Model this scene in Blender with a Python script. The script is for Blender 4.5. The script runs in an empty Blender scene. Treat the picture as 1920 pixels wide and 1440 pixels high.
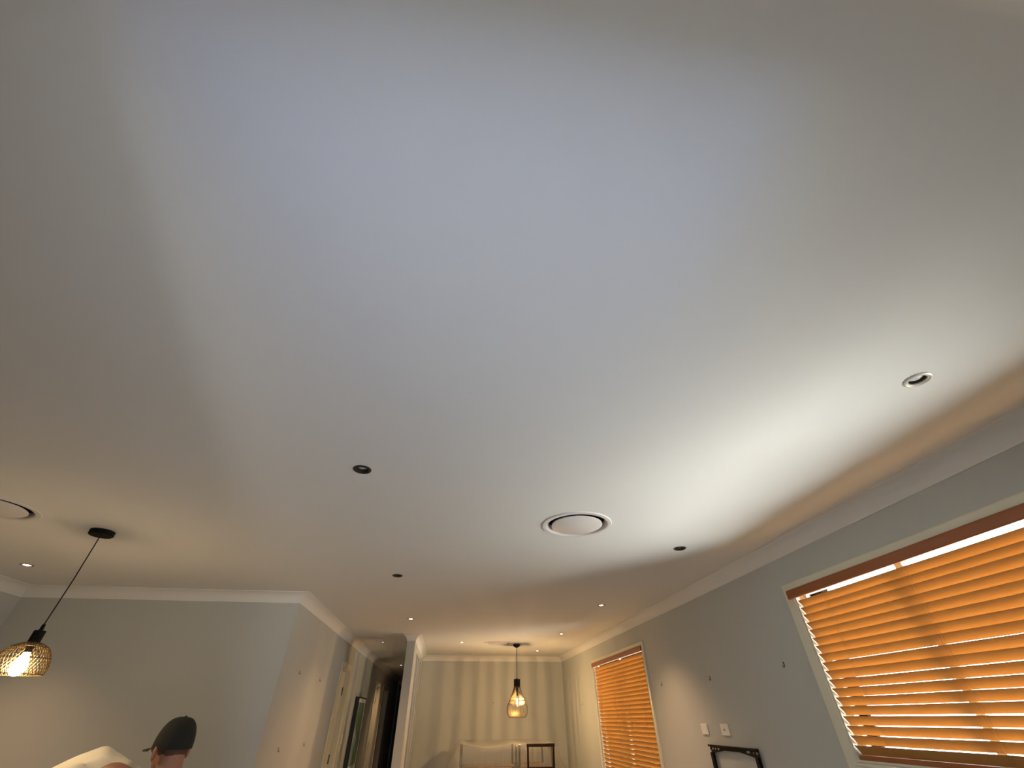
import bpy, bmesh, math, random
from mathutils import Vector, Matrix
random.seed(7)
C = bpy.context.scene.collection
sc = bpy.context.scene
PI = math.pi
R = math.radians
CAMZ, CEIL = 1.44, 2.44

# ------------------------------------------------------------------ camera, world, exposure
cam_d = bpy.data.cameras.new('camera')
cam = bpy.data.objects.new('camera', cam_d); C.objects.link(cam)
cam_d.sensor_fit = 'HORIZONTAL'; cam_d.sensor_width = 36.0
cam_d.lens = 784.8 / 1920 * 36.0
cam_d.clip_start = 0.01; cam_d.clip_end = 200
pitch, yaw, roll = 0.67434, 0.13392, -0.00606
fwd0 = Vector((math.sin(yaw), math.cos(yaw), 0)); rt = Vector((math.cos(yaw), -math.sin(yaw), 0)); up0 = Vector((0, 0, 1))
fw = fwd0 * math.cos(pitch) + up0 * math.sin(pitch); u = -fwd0 * math.sin(pitch) + up0 * math.cos(pitch)
r2 = rt * math.cos(roll) + u * math.sin(roll); u2 = -rt * math.sin(roll) + u * math.cos(roll)
m = Matrix((r2, u2, -fw)).transposed().to_4x4(); m.translation = (0, 0, CAMZ)
cam.matrix_world = m
sc.camera = cam
sc.view_settings.view_transform = 'Standard'; sc.view_settings.look = 'None'
sc.view_settings.gamma = 1; sc.view_settings.use_curve_mapping = False
sc.view_settings.exposure = 0.0
sc.cycles.use_denoising = True
sc.cycles.max_bounces = 10; sc.cycles.diffuse_bounces = 6; sc.cycles.transparent_max_bounces = 16
sc.cycles.sample_clamp_indirect = 6.0
sc.cycles.caustics_reflective = False; sc.cycles.caustics_refractive = False

WORLD_EAST_SKY, WORLD_EAST_GROUND, WORLD_SOUTH = (11.0, 13.0, 16.0), (61.0, 59.5, 55.0), (2.15, 2.5, 3.0)   # hazy sky, sunlit paving, shaded garden
w = bpy.data.worlds.new('daylight'); sc.world = w; w.use_nodes = True
nt = w.node_tree; nt.nodes.clear()
def N(t, kind, **kw):
    n = t.nodes.new(kind)
    for k, v in kw.items(): setattr(n, k, v)
    return n
o_ = N(nt, 'ShaderNodeOutputWorld'); bg = N(nt, 'ShaderNodeBackground'); tc = N(nt, 'ShaderNodeTexCoord'); sx = N(nt, 'ShaderNodeSeparateXYZ')
mr = N(nt, 'ShaderNodeMapRange'); mr.inputs['From Min'].default_value = 0.1; mr.inputs['From Max'].default_value = 0.55
mix = N(nt, 'ShaderNodeMix', data_type='RGBA')
WORLD_LOW_BLUE = (1.75, 3.45, 8.6)            # made-up blue light from below, tints the ceiling by the doorway
mrp = N(nt, 'ShaderNodeMapRange'); mrp.inputs['From Min'].default_value = -0.92; mrp.inputs['From Max'].default_value = -0.45
mixp = N(nt, 'ShaderNodeMix', data_type='RGBA'); mixp.inputs['A'].default_value = (*WORLD_LOW_BLUE, 1); mixp.inputs['B'].default_value = (*WORLD_SOUTH, 1)
nt.links.new(sx.outputs['Z'], mrp.inputs['Value']); nt.links.new(mrp.outputs[0], mixp.inputs['Factor']); nt.links.new(mixp.outputs['Result'], mix.inputs['A'])
mrz = N(nt, 'ShaderNodeMapRange'); mrz.inputs['From Min'].default_value = -0.12; mrz.inputs['From Max'].default_value = 0.12
mixz = N(nt, 'ShaderNodeMix', data_type='RGBA')
mry = N(nt, 'ShaderNodeMapRange'); mry.inputs['From Min'].default_value = -0.8; mry.inputs['From Max'].default_value = 0.3
mixy = N(nt, 'ShaderNodeMix', data_type='RGBA'); mixy.inputs['A'].default_value = (*WORLD_EAST_GROUND, 1); mixy.inputs['B'].default_value = (*[c * .2 for c in WORLD_EAST_GROUND], 1)
nt.links.new(sx.outputs['Y'], mry.inputs['Value']); nt.links.new(mry.outputs[0], mixy.inputs['Factor']); nt.links.new(mixy.outputs['Result'], mixz.inputs['A'])
mixz.inputs['B'].default_value = (*WORLD_EAST_SKY, 1)
nt.links.new(tc.outputs['Generated'], sx.inputs[0]); nt.links.new(sx.outputs['X'], mr.inputs['Value'])
nt.links.new(sx.outputs['Z'], mrz.inputs['Value']); nt.links.new(mrz.outputs[0], mixz.inputs['Factor']); nt.links.new(mixz.outputs['Result'], mix.inputs['B'])
nt.links.new(mr.outputs[0], mix.inputs['Factor']); nt.links.new(mix.outputs['Result'], bg.inputs['Color'])
nt.links.new(bg.outputs[0], o_.inputs['Surface'])

# ------------------------------------------------------------------ materials
def principled(name, col, rough=0.6, metal=0.0, noise=None, bump=None, emit=None, spec=0.5, scale=(1, 1, 1), **kw):
    """noise=(scale, amount) varies the colour; bump=(scale, strength)"""
    mt = bpy.data.materials.new(name); mt.use_nodes = True
    t = mt.node_tree; b = t.nodes['Principled BSDF']
    b.inputs['Base Color'].default_value = (*col, 1); b.inputs['Roughness'].default_value = rough; b.inputs['Metallic'].default_value = metal
    b.inputs['Specular IOR Level'].default_value = spec
    for k, v in kw.items(): b.inputs[k].default_value = v
    co = N(t, 'ShaderNodeTexCoord'); mp = N(t, 'ShaderNodeMapping'); mp.inputs['Scale'].default_value = scale
    t.links.new(co.outputs['Object'], mp.inputs['Vector'])
    if noise:
        nz = N(t, 'ShaderNodeTexNoise'); nz.inputs['Scale'].default_value = noise[0]; nz.inputs['Detail'].default_value = 5
        t.links.new(mp.outputs[0], nz.inputs['Vector'])
        mx = N(t, 'ShaderNodeMix', data_type='RGBA')
        a = noise[1]
        mx.inputs['A'].default_value = (*[max(0, c * (1 - a)) for c in col], 1); mx.inputs['B'].default_value = (*[min(1, c * (1 + a)) for c in col], 1)
        t.links.new(nz.outputs[0], mx.inputs['Factor']); t.links.new(mx.outputs['Result'], b.inputs['Base Color'])
    if bump:
        nb = N(t, 'ShaderNodeTexNoise'); nb.inputs['Scale'].default_value = bump[0]; nb.inputs['Detail'].default_value = 4
        t.links.new(mp.outputs[0], nb.inputs['Vector'])
        bp = N(t, 'ShaderNodeBump'); bp.inputs['Strength'].default_value = bump[1]; bp.inputs['Distance'].default_value = 0.004
        t.links.new(nb.outputs[0], bp.inputs['Height']); t.links.new(bp.outputs[0], b.inputs['Normal'])
    if emit:
        b.inputs['Emission Color'].default_value = (*emit[0], 1); b.inputs['Emission Strength'].default_value = emit[1]
    return mt

M = {}
M['ceiling'] = principled('ceiling_paint', (0.74, 0.735, 0.73), 0.9, noise=(1.4, 0.012), bump=(140, 0.05), spec=0.2)
M['wall'] = principled('wall_paint', (0.50, 0.515, 0.50), 0.85, noise=(2.0, 0.012), bump=(120, 0.06), spec=0.25)
M['white'] = principled('cornice_paint', (0.76, 0.75, 0.73), 0.8, noise=(4, 0.01), spec=0.3)
M['cream'] = principled('cream_gloss_trim', (0.70, 0.68, 0.56), 0.35, noise=(6, 0.02))
M['floor'] = principled('pale_bounce_floor', (0.47, 0.455, 0.43), 0.45, noise=(3, 0.14), scale=(8, 0.8, 1))  # unseen floor in pale grey, lightened to bounce more light upward
M['plastic'] = principled('white_plastic', (0.78, 0.76, 0.72), 0.35, noise=(20, 0.01))
M['vent'] = principled('vent_enamel', (0.70, 0.67, 0.67), 0.45, noise=(8, 0.01))
M['cavity'] = principled('vent_duct_shade', (0.03, 0.028, 0.026), 0.9, noise=(10, 0.1))  # near-black stands in for the shade inside the vent
M['nickel'] = principled('satin_nickel', (0.42, 0.40, 0.38), 0.34, 1.0, noise=(60, 0.05))
M['ringwhite'] = principled('pale_satin_ring', (0.66, 0.62, 0.57), 0.35, 0.15, noise=(60, 0.03))
M['ringdark'] = principled('dark_satin_ring', (0.05, 0.042, 0.036), 0.4, 0.7, noise=(60, 0.1))  # darker ring tone, less metallic than the nickel
M['baffle'] = principled('black_baffle', (0.018, 0.016, 0.015), 0.5, noise=(40, 0.1))
M['lens'] = principled('frosted_lamp_glass', (0.75, 0.77, 0.75), 0.25, noise=(50, 0.15), bump=(220, 0.4))
M['black'] = principled('black_metal', (0.006, 0.005, 0.005), 0.7, 0.0, noise=(30, 0.2), spec=0.2)
M['cord'] = principled('dark_fabric_cord', (0.02, 0.014, 0.012), 0.8, noise=(300, 0.3))
M['wire'] = principled('blackened_shade_wire', (0.10, 0.065, 0.025), 0.4, 0.8, noise=(60, 0.1))
M['brass'] = principled('brass_shade_wire', (0.04, 0.026, 0.008), 0.5, 0.2, noise=(60, 0.1))
M['hinge'] = principled('door_hinge_metal', (0.06, 0.05, 0.04), 0.4, 0.8, noise=(40, 0.1))
M['brasshinge'] = principled('brass_hinge_metal', (0.6, 0.42, 0.14), 0.3, 1.0, noise=(40, 0.1))
M['wood'] = principled('brown_pelmet_timber', (0.30, 0.095, 0.03), 0.4, noise=(5, 0.2), scale=(20, 1, 20))
M['alu'] = principled('white_window_aluminium', (0.62, 0.62, 0.60), 0.4, noise=(20, 0.02))
M['skin'] = principled('skin', (0.40, 0.19, 0.115), 0.55, noise=(30, 0.08), bump=(90, 0.1), **{'Subsurface Weight': 0.05})
M['cap'] = principled('black_cap_cloth', (0.018, 0.017, 0.013), 0.9, noise=(90, 0.2), bump=(300, 0.3))
M['hair'] = principled('short_dark_hair', (0.12, 0.06, 0.035), 0.8, noise=(140, 0.4), bump=(250, 0.6))
M['shirt'] = principled('dark_shirt_cotton', (0.09, 0.06, 0.05), 0.9, noise=(40, 0.1), bump=(60, 0.3))
M['trousers'] = principled('work_trousers', (0.10, 0.10, 0.09), 0.9, noise=(30, 0.15), bump=(60, 0.3))
M['shoe'] = principled('shoe_leather', (0.06, 0.045, 0.035), 0.6, noise=(30, 0.15))
M['cloth'] = principled('white_cotton_cloth', (0.78, 0.74, 0.64), 0.95, noise=(9, 0.03), bump=(16, 0.5))
M['unlitdark'] = principled('dark_unlit_tone', (0.10, 0.065, 0.045), 0.5, noise=(6, 0.3), scale=(12, 12, 0.7))  # dark tone stands in for the unlit corridor end and side room
M['rack'] = principled('black_rack_steel', (0.02, 0.018, 0.017), 0.6, 0.1, noise=(30, 0.15))
M['shelf'] = principled('brown_shelf_board', (0.20, 0.14, 0.085), 0.6, noise=(8, 0.2), scale=(1, 10, 1))
M['stool'] = principled('dark_brown_stool_timber', (0.018, 0.009, 0.007), 0.6, noise=(9, 0.25), scale=(10, 10, 1), spec=0.2)
M['pane_frame'] = principled('picture_frame_black', (0.008, 0.008, 0.008), 0.4, noise=(20, 0.1))

M['blocker'] = principled('dark_ground_blocker', (0.05, 0.04, 0.03), 0.95, noise=(12, 0.3))
def mat_slat():
    mt = bpy.data.materials.new('amber_timber_slat'); mt.use_nodes = True
    t = mt.node_tree; t.nodes.clear()
    o = N(t, 'ShaderNodeOutputMaterial'); co = N(t, 'ShaderNodeTexCoord'); mp = N(t, 'ShaderNodeMapping'); mp.inputs['Scale'].default_value = (40, 1.2, 40)
    nz = N(t, 'ShaderNodeTexNoise'); nz.inputs['Scale'].default_value = 4; nz.inputs['Detail'].default_value = 6
    mx = N(t, 'ShaderNodeMix', data_type='RGBA'); mx.inputs['A'].default_value = (0.49, 0.255, 0.08, 1); mx.inputs['B'].default_value = (0.56, 0.295, 0.094, 1)
    d = N(t, 'ShaderNodeBsdfDiffuse'); tr = N(t, 'ShaderNodeBsdfTranslucent'); gl = N(t, 'ShaderNodeBsdfGlossy'); gl.inputs['Roughness'].default_value = 0.4
    m1 = N(t, 'ShaderNodeMixShader'); m1.inputs[0].default_value = 0.035
    m2 = N(t, 'ShaderNodeMixShader'); m2.inputs[0].default_value = 0.03
    t.links.new(co.outputs['Object'], mp.inputs[0]); t.links.new(mp.outputs[0], nz.inputs['Vector']); t.links.new(nz.outputs[0], mx.inputs['Factor'])
    t.links.new(mx.outputs['Result'], d.inputs[0]); t.links.new(mx.outputs['Result'], tr.inputs[0])
    t.links.new(d.outputs[0], m1.inputs[1]); t.links.new(tr.outputs[0], m1.inputs[2])
    t.links.new(m1.outputs[0], m2.inputs[1]); t.links.new(gl.outputs[0], m2.inputs[2]); t.links.new(m2.outputs[0], o.inputs[0])
    return mt
M['slat'] = mat_slat()

def mat_glass():
    mt = bpy.data.materials.new('clear_window_glass'); mt.use_nodes = True
    t = mt.node_tree; t.nodes.clear()
    o = N(t, 'ShaderNodeOutputMaterial'); tr = N(t, 'ShaderNodeBsdfTransparent'); gl = N(t, 'ShaderNodeBsdfGlossy'); gl.inputs['Roughness'].default_value = 0.02
    tr.inputs[0].default_value = (0.95, 0.97, 0.96, 1)
    lw = N(t, 'ShaderNodeLayerWeight'); lw.inputs[0].default_value = 0.25
    ms = N(t, 'ShaderNodeMixShader')
    t.links.new(lw.outputs['Fresnel'], ms.inputs[0]); t.links.new(tr.outputs[0], ms.inputs[1]); t.links.new(gl.outputs[0], ms.inputs[2]); t.links.new(ms.outputs[0], o.inputs[0])
    return mt
M['glass'] = mat_glass()
M['bulbglass'] = M['glass'].copy(); M['bulbglass'].name = 'clear_bulb_glass'

def mat_film():
    mt = bpy.data.materials.new('clear_plastic_film'); mt.use_nodes = True
    t = mt.node_tree; t.nodes.clear()
    o = N(t, 'ShaderNodeOutputMaterial'); tr = N(t, 'ShaderNodeBsdfTransparent'); tr.inputs[0].default_value = (0.97, 0.96, 0.94, 1)
    d = N(t, 'ShaderNodeBsdfDiffuse'); d.inputs[0].default_value = (0.85, 0.83, 0.78, 1)
    tl = N(t, 'ShaderNodeBsdfTranslucent'); tl.inputs[0].default_value = (0.85, 0.83, 0.78, 1)
    gl = N(t, 'ShaderNodeBsdfGlossy'); gl.inputs['Roughness'].default_value = 0.18
    co = N(t, 'ShaderNodeTexCoord'); nz = N(t, 'ShaderNodeTexNoise'); nz.inputs['Scale'].default_value = 7; nz.inputs['Detail'].default_value = 6
    bp = N(t, 'ShaderNodeBump'); bp.inputs['Strength'].default_value = 0.9; bp.inputs['Distance'].default_value = 0.05
    t.links.new(co.outputs['Object'], nz.inputs['Vector']); t.links.new(nz.outputs[0], bp.inputs['Height'])
    for s in (d, tl, gl): t.links.new(bp.outputs[0], s.inputs['Normal'])
    a = N(t, 'ShaderNodeMixShader'); a.inputs[0].default_value = 0.5
    b = N(t, 'ShaderNodeMixShader'); b.inputs[0].default_value = 0.35
    c = N(t, 'ShaderNodeMixShader')
    lw = N(t, 'ShaderNodeLayerWeight'); lw.inputs[0].default_value = 0.3
    mr_ = N(t, 'ShaderNodeMapRange'); mr_.inputs['To Min'].default_value = 0.22; mr_.inputs['To Max'].default_value = 0.75
    t.links.new(lw.outputs['Facing'], mr_.inputs['Value'])
    t.links.new(d.outputs[0], a.inputs[1]); t.links.new(tl.outputs[0], a.inputs[2])
    t.links.new(a.outputs[0], b.inputs[1]); t.links.new(gl.outputs[0], b.inputs[2])
    t.links.new(mr_.outputs[0], c.inputs[0]); t.links.new(tr.outputs[0], c.inputs[1]); t.links.new(b.outputs[0], c.inputs[2]); t.links.new(c.outputs[0], o.inputs[0])
    return mt
M['film'] = mat_film()

def mat_picture():
    mt = principled('abstract_landscape_paint', (0.3, 0.4, 0.4), 0.35)
    t = mt.node_tree; b = t.nodes['Principled BSDF']
    co = N(t, 'ShaderNodeTexCoord'); nz = N(t, 'ShaderNodeTexNoise'); nz.inputs['Scale'].default_value = 2.2; nz.inputs['Detail'].default_value = 7; nz.inputs['Distortion'].default_value = 0.8
    cr = N(t, 'ShaderNodeValToRGB')
    el = cr.color_ramp.elements
    el[0].position = 0.3; el[0].color = (0.02, 0.05, 0.09, 1); el[1].position = 0.72; el[1].color = (0.62, 0.70, 0.72, 1)
    for p_, c_ in ((0.42, (0.05, 0.13, 0.20, 1)), (0.5, (0.13, 0.24, 0.10, 1)), (0.6, (0.30, 0.42, 0.46, 1))):
        e = el.new(p_); e.color = c_
    t.links.new(co.outputs['Object'], nz.inputs['Vector']); t.links.new(nz.outputs[0], cr.inputs[0]); t.links.new(cr.outputs[0], b.inputs['Base Color'])
    return mt
M['painting'] = mat_picture()

def mat_lit(name, col, strength):
    mt = bpy.data.materials.new(name); mt.use_nodes = True
    t = mt.node_tree; t.nodes.clear()
    o = N(t, 'ShaderNodeOutputMaterial'); e = N(t, 'ShaderNodeEmission'); e.inputs[0].default_value = (*col, 1); e.inputs[1].default_value = strength
    t.links.new(e.outputs[0], o.inputs[0]); return mt
WARM = (1.0, 0.60, 0.31)
M['lampon'] = mat_lit('glowing_downlight_lamp', (1.0, 0.84, 0.62), 9)
M['bulb'] = mat_lit('glowing_filament_bulb', (1.0, 0.61, 0.27), 8400)
M['bulb_near'] = mat_lit('glowing_warm_bulb', (1.0, 0.70, 0.36), 230)
M['led'] = mat_lit('white_alarm_led', (1.0, 0.95, 0.85), 5)

# ------------------------------------------------------------------ mesh helpers
class MB:
    def __init__(s): s.v = []; s.f = []
    def add(s, vs, fs):
        k = len(s.v); s.v += [tuple(p) for p in vs]; s.f += [tuple(i + k for i in f) for f in fs]; return s
    def box(s, x0, x1, y0, y1, z0, z1):
        return s.add([(x0, y0, z0), (x1, y0, z0), (x1, y1, z0), (x0, y1, z0), (x0, y0, z1), (x1, y0, z1), (x1, y1, z1), (x0, y1, z1)],
                     [(0, 3, 2, 1), (4, 5, 6, 7), (0, 1, 5, 4), (1, 2, 6, 5), (2, 3, 7, 6), (3, 0, 4, 7)])
    def tube(s, pts, r, n=8, cap=True, closed=False):
        pts = [Vector(p) for p in pts]; k = len(pts)
        rs = r if isinstance(r, (list, tuple)) else [r] * k
        vs = []; prev = None
        for i, p in enumerate(pts):
            a = pts[(i - 1) % k] if (closed or i > 0) else p; b = pts[(i + 1) % k] if (closed or i < k - 1) else p
            t = (b - a).normalized()
            if prev is None: prev = t.orthogonal().normalized()
            e = (prev - t * prev.dot(t))
            e = e.normalized() if e.length > 1e-6 else t.orthogonal().normalized()
            prev = e; g = t.cross(e)
            for j in range(n):
                q = 2 * PI * j / n; vs.append(p + (e * math.cos(q) + g * math.sin(q)) * rs[i])
        fs = []
        for i in range(k if closed else k - 1):
            i2 = (i + 1) % k
            for j in range(n):
                j2 = (j + 1) % n; fs.append((i * n + j, i * n + j2, i2 * n + j2, i2 * n + j))
        if cap and not closed: fs += [tuple(range(n - 1, -1, -1)), tuple((k - 1) * n + j for j in range(n))]
        return s.add(vs, fs)
    def lathe(s, prof, n=40, c=(0, 0, 0), closed=False):
        vs = []; fs = []; k = len(prof)
        for r, z in prof:
            for j in range(n):
                q = 2 * PI * j / n; vs.append((c[0] + max(r, 1e-5) * math.cos(q), c[1] + max(r, 1e-5) * math.sin(q), c[2] + z))
        for i in range(k if closed else k - 1):
            i2 = (i + 1) % k
            for j in range(n):
                j2 = (j + 1) % n; fs.append((i * n + j, i * n + j2, i2 * n + j2, i2 * n + j))
        return s.add(vs, fs)
    def build(s, name, m, parent=None, smooth=30, loc=None, bevel=0):
        me = bpy.data.meshes.new(name); me.from_pydata(s.v, [], s.f)
        bm = bmesh.new(); bm.from_mesh(me); bmesh.ops.remove_doubles(bm, verts=bm.verts, dist=2e-5)
        bmesh.ops.recalc_face_normals(bm, faces=bm.faces); bm.to_mesh(me); bm.free()
        me.materials.append(m)
        o = bpy.data.objects.new(name, me); C.objects.link(o)
        if smooth:
            for p in me.polygons: p.use_smooth = True
            me.set_sharp_from_angle(angle=R(smooth))
        if bevel:
            b = o.modifiers.new('bevel', 'BEVEL'); b.width = bevel; b.segments = 2; b.limit_method = 'ANGLE'
        if parent: o.parent = parent
        if loc: o.location = loc
        return o

def tag(o, label, cat, group=None, kind=None):
    o['label'] = label; o['category'] = cat
    if group: o['group'] = group
    if kind: o['kind'] = kind
    return o
def thing(name, label, cat, loc=(0, 0, 0), rz=0, group=None):
    o = bpy.data.objects.new(name, None); C.objects.link(o); o.empty_display_size = 0.1
    o.location = loc; o.rotation_euler = (0, 0, rz)
    return tag(o, label, cat, group)
def struct(o, label, cat):
    o['kind'] = 'structure'; o['label'] = label; o['category'] = cat; return o
def copy_tree(o, parent=None):
    c = o.copy(); C.objects.link(c)
    if parent: c.parent = parent
    for ch in [x for x in list(o.children)]: copy_tree(ch, c)
    return c

# ------------------------------------------------------------------ layout
XR, XL, YB, YF = 2.37, -4.0, -0.03, 10.15          # main room
YL, XC = 4.87, -1.5                                 # front-left wall plane, corridor left wall plane
PX0, PX1, PY0 = -0.60, -0.483, 7.42                 # partition
YEND = 17.0
GR = 0.0455
DL = {  # downlights: (x, y, style, lit)
    'a': (1.695, 1.023, 'ringwhite', 0), 'b': (-0.503, 2.028, 'ringdark', 0), 'c': (1.685, 3.056, 'ringdark', 0), 'd': (-0.49, 4.073, 'ringdark', 0),
    'e': (-0.49, 6.145, 'nickel', 1), 'f': (1.69, 5.09, 'nickel', 1), 'g': (0.232, 8.181, 'nickel', 1), 'h': (1.69, 7.14, 'nickel', 1), 'i': (1.69, 9.18, 'nickel', 1),
    'j': (-3.456, 4.076, 'nickel', 1), 'k': (-1.054, 12.11, 'nickel', 1)}
VENTS = [(0.785, 2.667), (-2.75, 2.777), (0.838, 8.253)]
holes = [(x, y, 0.0385) for x, y, _, _ in DL.values()] + [(x, y, 0.196) for x, y in VENTS]

# ------------------------------------------------------------------ ceiling with openings for the fittings
mb = MB()
xs = sorted({XL - .1, XR + .1, *[h[0] - h[2] * 1.3 for h in holes], *[h[0] + h[2] * 1.3 for h in holes]})
ys = sorted({YB - 1.2, YEND + .1, *[h[1] - h[2] * 1.3 for h in holes], *[h[1] + h[2] * 1.3 for h in holes]})
for i in range(len(xs) - 1):
    for j in range(len(ys) - 1):
        cx, cy = (xs[i] + xs[i + 1]) / 2, (ys[j] + ys[j + 1]) / 2
        if any(abs(cx - h[0]) < h[2] * 1.3 and abs(cy - h[1]) < h[2] * 1.3 for h in holes): continue
        mb.add([(xs[i], ys[j], CEIL), (xs[i], ys[j + 1], CEIL), (xs[i + 1], ys[j + 1], CEIL), (xs[i + 1], ys[j], CEIL)], [(0, 1, 2, 3)])
for hx, hy, hr in holes:
    n = 48; vs = []; fs = []
    for j in range(n):
        q = 2 * PI * (j + .5) / n; c_, s_ = math.cos(q), math.sin(q); k = hr * 1.3 / max(abs(c_), abs(s_))
        q2 = PI / 4
        vs += [(hx + hr * c_, hy + hr * s_, CEIL), (hx + k * c_, hy + k * s_, CEIL)]
    # snap the ring's outer corners onto the square's corners
    for j in range(n):
        q = 2 * PI * (j + .5) / n
        for cq in (PI / 4, 3 * PI / 4, 5 * PI / 4, 7 * PI / 4):
            if abs(q - cq) < PI / n + 1e-6 and q > cq:
                vs[2 * j + 1] = (hx + math.copysign(hr * 1.3, math.cos(cq)), hy + math.copysign(hr * 1.3, math.sin(cq)), CEIL)
    for j in range(n):
        j2 = (j + 1) % n; fs.append((2 * j, 2 * j2, 2 * j2 + 1, 2 * j + 1))
    mb.add(vs, fs)
mb.box(XL - .1, XR + .1, YB - 1.2, YEND + .1, CEIL + .30, CEIL + .36)
ce = mb.build('ceiling', M['ceiling'], smooth=0)
struct(ce, 'white painted ceiling over the whole room and corridor', 'ceiling')
fl = MB().box(XL - .1, XR + .1, YB - 1.2, YEND + .1, -.1, 0).build('floor', M['floor'], smooth=0)
struct(fl, 'unseen pale grey floor, its tone set to bounce light', 'floor')

# ------------------------------------------------------------------ walls
def wall(name, boxes, label):
    b = MB()
    for q in boxes: b.box(*q)
    o = b.build(name, M['wall'], smooth=0)
    return struct(o, label, 'wall')
W1 = (0.55, 2.925, 1.235, 2.11); W2 = (5.785, 7.90, 0.50, 2.11)
T = XR + .11
H = CEIL + .3
wall('wall_right', [(XR, T, YB - 1.2, W1[0], 0, H), (XR, T, W1[0], W1[1], 0, W1[2]), (XR, T, W1[0], W1[1], W1[3], H), (XR, T, W1[1], W2[0], 0, H),
                    (XR, T, W2[0], W2[1], 0, W2[2]), (XR, T, W2[0], W2[1], W2[3], H), (XR, T, W2[1], YF + .1, 0, H)], 'pale grey wall holding the two blind covered windows')
wall('wall_far', [(PX1, XR, YF, YF + .1, 0, H)], 'pale grey end wall behind the hanging teardrop pendant')
op = [(8.10, 8.60), (8.73, 9.16), (9.36, 9.84)]; zt = 2.275; zb_ = 0.30
bx = [(PX0, PX1, PY0, op[0][0], 0, H), (PX0, PX1, op[0][1], op[1][0], 0, H), (PX0, PX1, op[1][1], op[2][0], 0, H), (PX0, PX1, op[2][1], YEND, 0, H)]
for a, b in op: bx += [(PX0, PX1, a, b, zt, H), (PX0, PX1, a, b, 0, zb_)]
wall('wall_partition', bx, 'thin dividing wall with three tall slots beside the corridor')
wall('wall_left_front', [(XL - .1, XC - .1, YL, YL + .1, 0, H)], 'blue grey wall behind the person in the cap')
D1 = (7.62, 8.29, 2.04); D2 = (11.62, 12.41, 2.04); D3 = (13.15, 14.25, 2.04)
bx = []; y = YL
for d in (D1, D2, D3):
    bx += [(XC - .1, XC, y, d[0], 0, H), (XC - .1, XC, d[0], d[1], d[2], H)]; y = d[1]
bx.append((XC - .1, XC, y, YEND, 0, H))
wall('wall_corridor', bx, 'warmly lit corridor wall with doors and a picture')
wall('wall_left', [(XL - .1, XL, YB - 1.2, YL, 0, H)], 'shaded grey side wall at the edge of view')
wall('wall_corridor_end', [(XC - .1, PX1, YEND, YEND + .1, 0, H)], 'dark end wall of the corridor')
DW = (-0.70, 0.62, 2.14)
wall('wall_back', [(XL, DW[0], YB - .1, YB, 0, H), (DW[1], XR, YB - .1, YB, 0, H), (DW[0], DW[1], YB - .1, YB, DW[2], H)], 'wall over the open garden doorway')
# unseen walls added either side of the doorway to block stray light
wall('wall_blocker_right', [(DW[1] + .40, DW[1] + .50, YB - 6, YB - .13, -9, 3.2)], 'unseen wall added to block east light from the doorway')
bpy.data.objects['wall_blocker_right'].data.materials[0] = M['white']  # made pale to soften the shade edge it leaves on the ceiling
wall('wall_blocker_left', [(DW[0] - 1.6, DW[0] - 1.5, YB - 6, YB - .13, -9, 3.2)], 'unseen wall added to limit daylight at the doorway')
o = MB().box(T + .02, T + .95, YB - 2, 4.4, -.1, 0).box(T + .02, T + 6, 4.9, YF + 3, -.1, 0).build('floor_blocker', M['blocker'], smooth=0); struct(o, 'unseen dark ground added to block light below the windows', 'ground')  # added dark ground, keeps upward light off the lower slats
# room behind the third corridor door, its shade painted into the walls
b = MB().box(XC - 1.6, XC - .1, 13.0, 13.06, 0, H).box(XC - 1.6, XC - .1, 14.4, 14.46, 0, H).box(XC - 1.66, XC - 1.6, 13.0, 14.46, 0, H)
o = b.build('wall_dark_room', M['unlitdark'], smooth=0); struct(o, 'unlit room through the far corridor doorway, its shade painted in', 'wall')

# ------------------------------------------------------------------ cove cornice, one length per wall
prof = [(0, .09), (.006, .09), (.006, .083)] + [(.09 - .082 * math.cos(t * PI / 16), .09 - .082 * math.sin(t * PI / 16)) for t in range(1, 8)] + [(.083, .006), (.09, .006), (.09, 0)]
path = [(XR, YB), (XR, YF), (PX1, YF), (PX1, PY0), (PX0, PY0), (PX0, YEND), (XC, YEND), (XC, YL), (XL, YL), (XL, YB)]
def cove(i):
    P = [Vector(p) for p in path]; n = len(P)
    def nrm(a, b): d = (b - a).normalized(); return Vector((-d.y, d.x))
    out = []
    for k in (i, (i + 1) % n):
        n1 = nrm(P[(k - 1) % n], P[k]); n2 = nrm(P[k], P[(k + 1) % n]); mt_ = (n1 + n2) / (1 + n1.dot(n2))
        out.append([(P[k].x + mt_.x * u_, P[k].y + mt_.y * u_, CEIL - v_) for u_, v_ in prof] + [(P[k].x, P[k].y, CEIL)])
    k = len(out[0]); mb = MB()
    # subdivide along the length so slight plaster waviness can show
    return mb.add(out[0] + out[1], [(j, (j + 1) % k, k + (j + 1) % k, k + j) for j in range(k)] + [tuple(range(k)), tuple(range(2 * k - 1, k - 1, -1))])
cl = ['along the window wall', 'above the end wall', 'on the room face of the dividing wall', 'around the end of the dividing wall', 'on the corridor face of the dividing wall',
      'at the dark corridor end', 'along the corridor wall', 'above the blue grey wall', 'along the shaded side wall', 'over the garden doorway']
for i in range(len(path)):
    o = cove(i).build('trim_%d' % (i + 1), M['white'], smooth=40); struct(o, 'white cove cornice ' + cl[i], 'cornice')

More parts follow.
